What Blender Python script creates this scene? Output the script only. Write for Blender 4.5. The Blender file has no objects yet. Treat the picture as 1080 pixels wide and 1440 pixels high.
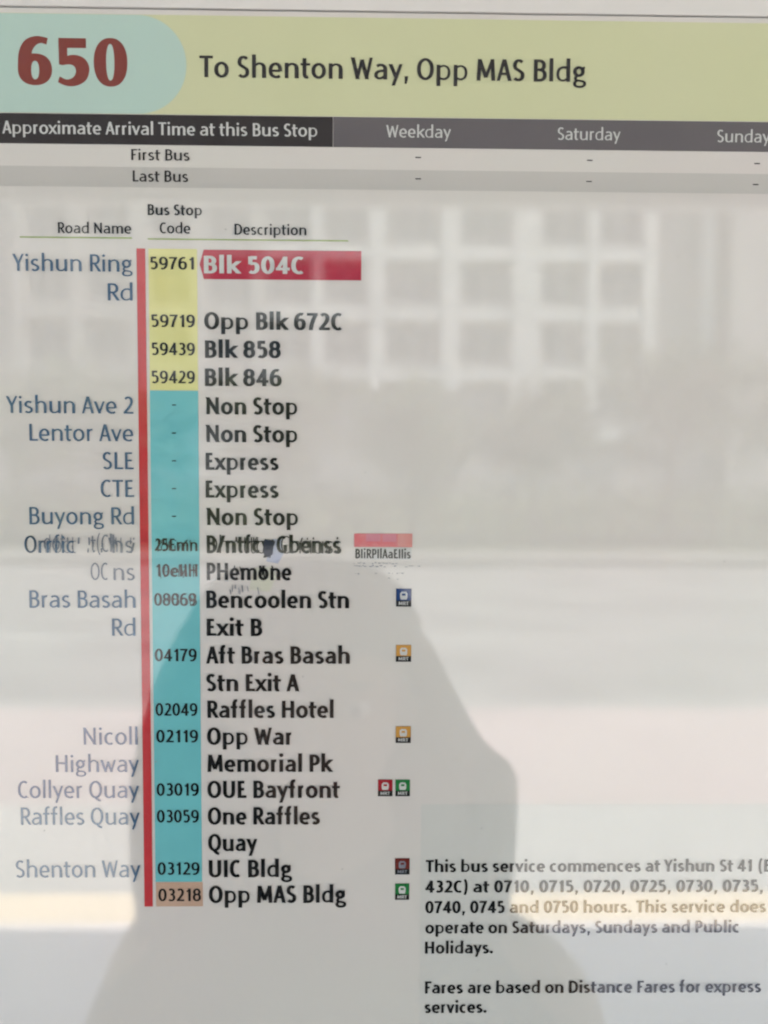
import bpy, bmesh, math, random
from mathutils import Vector, Matrix

# ------------------------------------------------------------------ camera, world, sun, exposure
S = bpy.context.scene
COL = S.collection
ORIGIN_Z = 1.607                      # height of the first stop row above the ground
cam_d = bpy.data.cameras.new("camera")
cam = bpy.data.objects.new("camera", cam_d); COL.objects.link(cam); S.camera = cam
cam_d.sensor_fit = 'HORIZONTAL'; cam_d.sensor_width = 36.0; cam_d.lens = 36.0*1130/1080
cam_d.clip_start = 0.01; cam_d.clip_end = 600
cam_loc = Vector((-0.0037589, -0.2317063, ORIGIN_Z-0.0569776))
cp, cy, cr = -0.0572600, -0.0162211, -0.0050977
Rm = Matrix.Rotation(cy, 3, 'Z') @ Matrix.Rotation(cp, 3, 'X') @ Matrix.Rotation(cr, 3, 'Y')
ax, fy, uz = Rm.col[0], Rm.col[1], Rm.col[2]
M = Matrix((ax, uz, -fy)).transposed().to_4x4(); M.translation = cam_loc
cam.matrix_world = M
cam_d.dof.use_dof = True; cam_d.dof.focus_distance = 0.232; cam_d.dof.aperture_fstop = 11.0

SUN_EL, SUN_AZ = math.radians(58), math.radians(70)    # azimuth from +y (behind the shelter) towards +x
w = bpy.data.worlds.new("World"); S.world = w; w.use_nodes = True
nt = w.node_tree; bg = nt.nodes['Background']
sky = nt.nodes.new('ShaderNodeTexSky'); sky.sky_type = 'NISHITA'; sky.sun_disc = False
sky.sun_elevation = SUN_EL; sky.sun_rotation = SUN_AZ; sky.air_density = 1.2; sky.dust_density = 2.5
nt.links.new(sky.outputs[0], bg.inputs[0]); bg.inputs[1].default_value = 0.15
sun_d = bpy.data.lights.new("sun", 'SUN'); sun_d.energy = 4.2; sun_d.angle = math.radians(0.5); sun_d.color = (1, .95, .88)
sun = bpy.data.objects.new("sun", sun_d); COL.objects.link(sun)
to_sun = Vector((math.sin(SUN_AZ)*math.cos(SUN_EL), math.cos(SUN_AZ)*math.cos(SUN_EL), math.sin(SUN_EL)))
sun.rotation_euler = to_sun.to_track_quat('Z', 'Y').to_euler(); sun.location = (6, 0, 12)
S.view_settings.view_transform = 'Standard'; S.view_settings.look = 'None'
S.view_settings.exposure = 2.48; S.view_settings.gamma = 1
S.render.engine = 'CYCLES'
S.cycles.max_bounces = 10; S.cycles.transparent_max_bounces = 16
S.cycles.filter_width = 2.15

# ------------------------------------------------------------------ helpers
def mat(name, col, rough=0.6, noise=None, metal=0.0, bump=None, spec=0.5, coord='Object'):
    m = bpy.data.materials.new(name); m.use_nodes = True
    t = m.node_tree; b = t.nodes['Principled BSDF']
    b.inputs['Base Color'].default_value = (*col, 1); b.inputs['Roughness'].default_value = rough
    b.inputs['Metallic'].default_value = metal; b.inputs['Specular IOR Level'].default_value = spec
    tc = t.nodes.new('ShaderNodeTexCoord')
    if noise:                                        # (scale, amount, second colour)
        sc, amt, c2 = noise
        n = t.nodes.new('ShaderNodeTexNoise'); n.inputs['Scale'].default_value = sc; n.inputs['Detail'].default_value = 4
        t.links.new(tc.outputs[coord], n.inputs['Vector'])
        r = t.nodes.new('ShaderNodeMapRange'); r.inputs[1].default_value = .35; r.inputs[2].default_value = .65
        r.inputs[3].default_value = 0; r.inputs[4].default_value = amt
        t.links.new(n.outputs['Fac'], r.inputs[0])
        x = t.nodes.new('ShaderNodeMix'); x.data_type = 'RGBA'
        x.inputs[6].default_value = (*col, 1); x.inputs[7].default_value = (*c2, 1)
        t.links.new(r.outputs[0], x.inputs[0]); t.links.new(x.outputs[2], b.inputs['Base Color'])
    if bump:
        n2 = t.nodes.new('ShaderNodeTexNoise'); n2.inputs['Scale'].default_value = bump[0]; n2.inputs['Detail'].default_value = 5
        t.links.new(tc.outputs[coord], n2.inputs['Vector'])
        bp = t.nodes.new('ShaderNodeBump'); bp.inputs['Strength'].default_value = bump[1]; bp.inputs['Distance'].default_value = bump[2]
        t.links.new(n2.outputs['Fac'], bp.inputs['Height']); t.links.new(bp.outputs[0], b.inputs['Normal'])
    return m

def obj(name, me, material=None, parent=None, loc=None):
    o = bpy.data.objects.new(name, me); COL.objects.link(o)
    if material is not None and hasattr(me, 'materials') and not me.materials: me.materials.append(material)
    if parent: o.parent = parent
    if loc: o.location = loc
    return o
def tag(o, label=None, cat=None, group=None, kind=None):
    for k, v in (('label', label), ('category', cat), ('group', group), ('kind', kind)):
        if v: o[k] = v
    return o
def empty(name, loc, label, cat, group=None):
    o = bpy.data.objects.new(name, None); COL.objects.link(o); o.location = loc
    o.empty_display_size = .1
    return tag(o, label, cat, group)
def mesh(name, v, f, smooth=False):
    me = bpy.data.meshes.new(name); me.from_pydata([tuple(p) for p in v], [], f); me.update()
    if smooth:
        for p in me.polygons: p.use_smooth = True
    return me
def boxes(name, L, bevel=0):
    bm = bmesh.new()
    for (x0, y0, z0, x1, y1, z1) in L:
        r = bmesh.ops.create_cube(bm, size=1)
        bmesh.ops.scale(bm, vec=(x1-x0, y1-y0, z1-z0), verts=r['verts'])
        bmesh.ops.translate(bm, vec=((x0+x1)/2, (y0+y1)/2, (z0+z1)/2), verts=r['verts'])
    if bevel: bmesh.ops.bevel(bm, geom=bm.edges[:], offset=bevel, segments=2, affect='EDGES', profile=.6)
    me = bpy.data.meshes.new(name); bm.to_mesh(me); bm.free(); return me
MM = 0.001
def flat(name, pts, depth):            # a printed patch: polygon in mm on the sheet, depth mm in front of it
    return mesh(name, [(x*MM, -depth*MM, z*MM) for x, z in pts], [tuple(range(len(pts)))])
def rect(x0, z0, x1, z1): return [(x0, z0), (x1, z0), (x1, z1), (x0, z1)]
def copy_tree(o, parent=None):
    c = o.copy(); COL.objects.link(c)
    if parent: c.parent = parent
    for ch in list(o.children): copy_tree(ch, c)
    return c

# ------------------------------------------------------------------ lettering: a humanist sans drawn stroke by stroke
# zone letters: x = x-height, c = cap height, a = ascender, d = descender to x-height, t = height of t, u = absolute
ZONES = {'x': (0, 500), 'c': (0, 700), 'a': (0, 755), 'd': (-195, 500), 't': (0, 655)}
ARCH = "M0 .70 C.12 .93 .3 1 .55 1 C.88 1 1 .88 1 .62 L1 0"
BOWL = "M0 .80 C.15 .95 .3 1 .5 1 C.86 1 1 .8 1 .5 C1 .2 .86 0 .5 0 C.3 0 .1 .05 0 .12"
SS = "M.93 .93 C.8 .985 .65 1 .5 1 C.2 1 .04 .9 .04 .75 C.04 .58 .3 .56 .5 .5 C.75 .42 .98 .4 .98 .23 C.98 .08 .78 0 .45 0 C.3 0 .12 .03 .02 .08"
CC = "M.97 .94 C.85 .985 .75 1 .62 1 C.2 1 0 .8 0 .5 C0 .2 .2 0 .62 0 C.75 0 .87 .015 .97 .06"
G = {
 'a': (395, 30, 55, [('x', "M.1 .93 C.22 .98 .35 1 .5 1 C.85 1 1 .9 1 .65 L1 0"), ('x', "M1 .57 C.6 .58 0 .56 0 .24 C0 .08 .12 0 .38 0 C.65 0 .88 .1 1 .24", 1, .7)]),
 'b': (430, 62, 32, [('a', "M0 0 L0 1"), ('x', BOWL, .62, .8)]),
 'c': (360, 32, 18, [('x', CC)]),
 'd': (430, 32, 62, [('a', "M1 0 L1 1"), ('x', "M1 .92 C.88 .98 .75 1 .55 1 C.16 1 0 .78 0 .48 C0 .18 .14 0 .45 0 C.7 0 .88 .08 1 .22", .9, .62)]),
 'e': (405, 32, 25, [('x', "M.08 .47 L.97 .47", .85, .85), ('x', "M1 .43 C1 .85 .85 1 .54 1 C.2 1 0 .82 0 .5 C0 .15 .2 0 .6 0 C.75 0 .87 .02 .97 .07")]),
 'f': (315, 8, -14, [('a', "M.34 0 L.34 .76 C.34 .94 .48 1 .74 1 L1 .985"), ('x', "M0 .985 L.98 .985", .9, .9)]),
 'g': (420, 30, 8, [('g', "E.02 0 .80 1"), ('u', "M.70 430 L1 468", .8, .8), ('u', "M.22 182 C.02 140 .02 60 .3 40 C.72 22 1 20 1 -68 C1 -135 .75 -165 .48 -165 C.2 -165 0 -135 0 -72 C0 -20 .1 18 .27 40", .8, .8)]),
 'h': (415, 62, 58, [('a', "M0 0 L0 1"), ('x', ARCH, .6, 1.1)]),
 'i': (0, 62, 62, [('x', "M.5 0 L.5 1"), ('dot', 600)]),
 'k': (385, 62, 5, [('a', "M0 0 L0 1"), ('x', "M.12 .44 L.95 1"), ('x', "M.34 .60 L1 0")]),
 'l': (0, 62, 62, [('a', "M.5 0 L.5 1")]),
 'm': (655, 62, 58, [('x', "M0 0 L0 1"), ('x', "M0 .72 C.08 .93 .17 1 .29 1 C.46 1 .5 .9 .5 .65 L.5 0", .6, 1.1), ('x', "M.5 .72 C.58 .93 .68 1 .79 1 C.96 1 1 .9 1 .65 L1 0", .6, 1.1)]),
 'n': (415, 62, 58, [('x', "M0 0 L0 1"), ('x', ARCH, .6, 1.1)]),
 'o': (435, 32, 32, [('x', "E0 0 1 1")]),
 'p': (430, 62, 32, [('d', "M0 0 L0 1"), ('x', BOWL, .62, .8)]),
 'r': (265, 62, 0, [('x', "M0 0 L0 1"), ('x', "M0 .68 C.15 .93 .45 1 .75 1 L1 .99", .6, 1.05)]),
 's': (335, 28, 24, [('x', SS)]),
 't': (285, 10, 12, [('t', "M.34 1 L.34 .25 C.34 .06 .45 0 .74 0 L1 .02"), ('x', "M0 1 L1 1", .9, .9)]),
 'u': (415, 58, 62, [('x', "M0 1 L0 .36 C0 .1 .12 0 .42 0 C.7 0 .88 .1 1 .3", 1.1, .62), ('x', "M1 0 L1 1")]),
 'v': (400, 8, 8, [('x', "M.01 1 L.5 0"), ('x', "M.99 1 L.5 0", .8, .8)]),
 'w': (600, 8, 8, [('x', "M.01 1 L.28 0"), ('x', "M.52 .92 L.28 0", .8, .8), ('x', "M.48 .92 L.74 0"), ('x', "M.99 1 L.74 0", .8, .8)]),
 'x': (385, 8, 8, [('x', "M0 1 L1 0"), ('x', "M1 1 L0 0", .8, .8)]),
 'y': (400, 8, 8, [('x', "M.01 1 L.54 .06"), ('d', "M.99 1 L.3 0", .85, .85)]),
 'A': (465, 6, 6, [('c', "M0 0 L.46 1", .85, .85), ('c', "M1 0 L.54 1"), ('c', "M.17 .3 L.83 .3", .9, .9)]),
 'B': (410, 66, 30, [('c', "M0 0 L0 1"), ('c', "M0 1 L.42 1 C.78 1 .9 .89 .9 .77 C.9 .62 .74 .545 .42 .545 L0 .545"), ('c', "M.42 .53 C.82 .53 1 .42 1 .27 C1 .08 .8 0 .42 0 L0 0")]),
 'C': (430, 34, 14, [('c', CC)]),
 'D': (480, 66, 34, [('c', "M0 0 L0 1"), ('c', "M0 1 L.3 1 C.8 1 1 .8 1 .5 C1 .2 .8 0 .3 0 L0 0")]),
 'E': (345, 66, 22, [('c', "M0 0 L0 1"), ('c', "M0 1 L.96 1"), ('c', "M0 .52 L.9 .52"), ('c', "M0 0 L1 0")]),
 'F': (335, 66, 8, [('c', "M0 0 L0 1"), ('c', "M0 1 L1 1"), ('c', "M0 .5 L.9 .5")]),
 'G': (460, 34, 60, [('c', "M.97 .94 C.85 .985 .75 1 .62 1 C.2 1 0 .8 0 .5 C0 .2 .2 0 .6 0 C.8 0 .95 .03 1 .06 L1 .46")]),
 'H': (480, 66, 66, [('c', "M0 0 L0 1"), ('c', "M1 0 L1 1"), ('c', "M0 .52 L1 .52")]),
 'I': (0, 66, 66, [('c', "M.5 0 L.5 1")]),
 'L': (335, 66, 12, [('c', "M0 0 L0 1"), ('c', "M0 0 L1 0")]),
 'M': (585, 48, 48, [('c', "M0 0 L.07 1"), ('c', "M.09 1 L.5 .1"), ('c', "M.91 1 L.5 .1", .85, .85), ('c', "M1 0 L.93 1")]),
 'N': (490, 66, 66, [('c', "M0 0 L0 1", .9, .9), ('c', "M1 0 L1 1", .9, .9), ('c', "M0 1 L1 0")]),
 'O': (530, 34, 34, [('c', "E0 0 1 1")]),
 'P': (390, 66, 18, [('c', "M0 0 L0 1"), ('c', "M0 1 L.42 1 C.8 1 1 .9 1 .72 C1 .55 .8 .44 .42 .44 L0 .44")]),
 'Q': (530, 34, 34, [('c', "E0 0 1 1"), ('u', "M.42 60 C.55 -20 .7 -90 .98 -110")]),
 'R': (415, 66, 8, [('c', "M0 0 L0 1"), ('c', "M0 1 L.42 1 C.78 1 .92 .9 .92 .73 C.92 .56 .74 .47 .42 .47 L0 .47"), ('c', "M.42 .47 L1 0")]),
 'S': (385, 32, 26, [('c', SS)]),
 'T': (420, 10, 10, [('c', "M0 1 L1 1"), ('c', "M.5 0 L.5 1")]),
 'U': (465, 62, 62, [('c', "M0 1 L0 .32 C0 .1 .18 0 .5 0 C.82 0 1 .1 1 .32 L1 1")]),
 'W': (690, 8, 8, [('c', "M.01 1 L.25 0"), ('c', "M.5 .96 L.25 0", .8, .8), ('c', "M.5 .96 L.76 0"), ('c', "M.99 1 L.76 0", .8, .8)]),
 'Y': (430, 6, 6, [('c', "M0 1 L.5 .42"), ('c', "M1 1 L.5 .42", .8, .8), ('c', "M.5 0 L.5 .46")]),
 '0': (400, 30, 30, [('c', "E0 0 1 1")]),
 '1': (250, 40, 80, [('c', "M1 0 L1 1"), ('c', "M0 .80 L.96 .97", .8, .8)]),
 '2': (365, 38, 30, [('c', "M.04 .92 C.2 .98 .35 1 .5 1 C.82 1 .94 .88 .94 .74 C.94 .52 .55 .35 0 .02"), ('c', "M0 0 L1 0")]),
 '3': (360, 35, 35, [('c', "M.06 .94 C.2 .99 .35 1 .46 1 C.78 1 .92 .9 .92 .77 C.92 .62 .72 .55 .3 .54"), ('c', "M.3 .54 C.75 .54 1 .44 1 .28 C1 .08 .75 0 .42 0 C.25 0 .12 .02 0 .07")]),
 '4': (410, 22, 22, [('c', "M.74 0 L.74 1"), ('c', "M.70 1 L0 .28", .8, .8), ('c', "M0 .24 L1 .24")]),
 '5': (355, 45, 32, [('c', "M.06 1 L.94 1", 1.25, 1.25), ('c', "M.06 .55 L.06 1", .9, .9), ('c', "M.04 .56 C.2 .60 .3 .61 .44 .61 C.82 .61 1 .5 1 .32 C1 .1 .75 0 .38 0 C.22 0 .12 .015 0 .06")]),
 '6': (400, 32, 30, [('c', "M.88 .97 C.8 .995 .72 1 .62 1 C.2 1 0 .75 0 .4 C0 .14 .15 0 .52 0 C.85 0 1 .1 1 .3 C1 .5 .86 .61 .56 .61 C.3 .61 .1 .56 .03 .44")]),
 '7': (365, 25, 25, [('c', "M0 1 L1 1"), ('c', "M.97 .96 C.6 .6 .4 .35 .3 0")]),
 '8': (400, 30, 30, [('c', "E.06 .53 .94 1"), ('c', "E0 0 1 .55")]),
 '9': (400, 30, 32, [('c', "M.12 .03 C.2 .005 .28 0 .38 0 C.8 0 1 .25 1 .6 C1 .86 .85 1 .48 1 C.15 1 0 .9 0 .7 C0 .5 .14 .39 .44 .39 C.7 .39 .9 .44 .97 .56")]),
 ',': (60, 35, 40, [('u', "M.9 110 C.95 20 .6 -60 0 -140", 1, .5)]),
 '.': (0, 45, 45, [('dot', 0)]),
 '-': (190, 30, 30, [('u', "M0 235 L1 235")]),
 '(': (215, 40, 10, [('u', "M1 770 C-.35 600 -.35 60 1 -130", .8, .8)]),
 ')': (215, 10, 40, [('u', "M0 770 C1.35 600 1.35 60 0 -130", .8, .8)]),
 '/': (330, 0, 0, [('c', "M0 0 L1 1")]),
}
def parse(path):
    toks = path.replace('M', ' M ').replace('L', ' L ').replace('C', ' C ').replace('E', ' E ').split()
    pts = []; i = 0; cur = None
    while i < len(toks):
        k = toks[i]; n = {'M': 2, 'L': 2, 'C': 6, 'E': 4}[k]; a = [float(q) for q in toks[i+1:i+1+n]]; i += n+1
        if k == 'M': cur = (a[0], a[1]); pts.append(cur)
        elif k == 'L': pts.append((a[0], a[1])); cur = pts[-1]
        elif k == 'C':
            for s in range(1, 9):
                t = s/8; u = 1-t
                pts.append((u**3*cur[0]+3*u*u*t*a[0]+3*u*t*t*a[2]+t**3*a[4], u**3*cur[1]+3*u*u*t*a[1]+3*u*t*t*a[3]+t**3*a[5]))
            cur = pts[-1]
        else:                              # slightly squared ellipse
            x0, y0, x1, y1 = a
            for s in range(32):
                an = math.pi*2*s/32; c, q = math.cos(an), math.sin(an); e = .90
                pts.append(((x0+x1)/2+(x1-x0)/2*math.copysign(abs(c)**e, c), (y0+y1)/2+(y1-y0)/2*math.copysign(abs(q)**e, q)))
            return pts, True
    return pts, False
def stroke_faces(V, F, pts, closed, Sv, Th, k0, k1, y, lims):
    n = len(pts); L = []; R = []
    for i, p in enumerate(pts):
        if closed: a, b = pts[i-1], pts[(i+1) % n]
        else: a, b = pts[max(i-1, 0)], pts[min(i+1, n-1)]
        tx, ty = b[0]-a[0], b[1]-a[1]; l = math.hypot(tx, ty) or 1; tx /= l; ty /= l
        nx, ny = -ty, tx; k = k0+(k1-k0)*i/max(n-1, 1)
        hw = .5*math.sqrt((Sv*nx)**2+(Th*ny)**2)*k
        l_, r_ = [p[0]+nx*hw, p[1]+ny*hw], [p[0]-nx*hw, p[1]-ny*hw]
        if not closed and i in (0, n-1) and lims:
            lim = lims[0 if i == 0 else 1]
            if lim:
                axis, val = lim
                d = (tx, ty)
                if abs(d[axis]) > .3:
                    for q in (l_, r_):
                        s = (val-q[axis])/d[axis]; q[0] += d[0]*s; q[1] += d[1]*s
        L.append(l_); R.append(r_)
    b = len(V)
    for q in L: V.append((q[0], y, q[1]))
    for q in R: V.append((q[0], y, q[1]))
    for i in range(n if closed else n-1):
        j = (i+1) % n
        F.append((b+i, b+n+i, b+n+j, b+j))
def text_mesh(s, x0, x1, zb, cap, weight, depth, contrast=.80):
    """Letters of one line as flat ink, in mm; the ink runs from x0 to x1, baseline zb, cap height cap."""
    V = []; F = []; pen = 0; Sv = weight; Th = weight*contrast; wk = 1+(weight-95)/47*.06; order = 0
    for ch in s:
        if ch == ' ': pen += 200; continue
        W, lb, rb, strokes = G[ch]
        tight = 1-(weight-95)/47*.22
        if ch.isupper(): W *= .95
        W = max(W*wk, Sv) if W else Sv
        if ch in ',' : W = Sv*1.25
        ox = pen+lb*tight
        for st in strokes:
            order += 1; yy = -order*0.0035-depth
            if st[0] == 'dot':
                r = Sv*.56; zc = st[1]+r if st[1] else r; b = len(V)
                for q in range(14):
                    an = math.tau*q/14; V.append((ox+W/2+r*math.cos(an), yy, zc+r*math.sin(an)))
                F.append(tuple(b+q for q in range(14))); continue
            pts, closed = parse(st[1]); k0, k1 = (st[2], st[3]) if len(st) > 2 else (1, 1)
            hv, hh = Sv/2, Th/2
            if st[0] == 'u': P = [(ox+hv+u*(W-2*hv), v) for u, v in pts]; lims = None
            else:
                z0, z1 = ZONES.get(st[0], (0, 0))
                if st[0] == 'g': z0, z1 = 165, 500
                ov = 9 if (closed or 'C' in st[1]) else 0
                P = [(ox+hv+u*(W-2*hv), z0-(ov if v < .02 else 0)+hh+v*(z1-z0-2*hh)+(ov if v > .98 else 0)) for u, v in pts]
                lims = []
                for e, nb in ((0, 1), (-1, -2)):
                    u, v = pts[e]; du, dv = pts[nb][0]-u, pts[nb][1]-v
                    dd = math.hypot(du, dv*1.5) or 1
                    if v in (0., 1.) and abs(dv*1.5)/dd > .4: lims.append((1, z0 if v == 0 else z1))
                    elif u in (0., 1.) and abs(du)/dd > .9 and abs(dv) < .001: lims.append((0, ox if u == 0 else ox+W))
                    else: lims.append(None)
            stroke_faces(V, F, P, closed, Sv, Th, k0, k1, yy, lims)
        pen = ox+W+rb*tight
    a = min(v[0] for v in V); b = max(v[0] for v in V); sx = (x1-x0)/(b-a); sz = cap/700
    return mesh('ink', [((x0+(v[0]-a)*sx)*MM, v[1]*MM, (zb+v[2]*sz)*MM) for v in V], F)

# the three heavy digits of the route number, outlined curve by curve (units: 0..587 wide, 0..260 high)
def smooth(P, n=5):
    out = []
    for i in range(len(P)-1):
        p0, p1, p2, p3 = P[max(i-1, 0)], P[i], P[i+1], P[min(i+2, len(P)-1)]
        for s in range(n):
            t = s/n
            out.append(tuple(.5*(2*p1[k]+(p2[k]-p0[k])*t+(2*p0[k]-5*p1[k]+4*p2[k]-p3[k])*t*t+(3*p1[k]-p0[k]-3*p2[k]+p3[k])*t**3) for k in (0, 1)))
    return out+[P[-1]]
def route_digits(x0, x1, zb, cap, depth):
    V = []; F = []
    def put(p, d): V.append(((x0+(p[0]-105)/587*(x1-x0))*MM, -(depth+d)*MM, (zb+(350-p[1])/258*cap)*MM)); return len(V)-1
    def ring(o, i, d):
        A = []; B = []
        for s in range(48):
            a = math.tau*s/48; c, q = math.cos(a), math.sin(a); c, q = math.copysign(abs(c)**.88, c), math.copysign(abs(q)**.92, q)
            A.append(put(((o[0]+o[2])/2+(o[2]-o[0])/2*c, (o[1]+o[3])/2+(o[3]-o[1])/2*q), d)); B.append(put(((i[0]+i[2])/2+(i[2]-i[0])/2*c, (i[1]+i[3])/2+(i[3]-i[1])/2*q), d))
        for s in range(48): F.append((A[s], A[(s+1) % 48], B[(s+1) % 48], B[s]))
    def strip(o, i, d):
        o, i = smooth(o), smooth(i); A = [put(p, d) for p in o]; B = [put(p, d) for p in i]
        for s in range(len(A)-1): F.append((A[s], A[s+1], B[s+1], B[s]))
    ring((105, 178, 288, 350), (176, 218, 219, 318), 0)
    strip([(268, 94), (205, 84), (145, 108), (112, 170), (105, 262)], [(260, 130), (228, 122), (198, 140), (180, 180), (177, 262)], .01)
    F.append(tuple(put(p, .02) for p in ((324, 93), (472, 93), (472, 146), (324, 146))))
    F.append(tuple(put(p, .03) for p in ((324, 93), (371, 93), (371, 205), (326, 236))))
    strip([(326, 236), (365, 192), (420, 184), (468, 208), (488, 258), (470, 318), (420, 349), (365, 352), (318, 332)],
          [(345, 240), (372, 235), (396, 238), (411, 252), (415, 274), (406, 298), (388, 312), (362, 316), (328, 300)], 0)
    ring((511, 89, 692, 353), (578, 122, 622, 320), 0)
    return mesh('digits', V, F)

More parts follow.
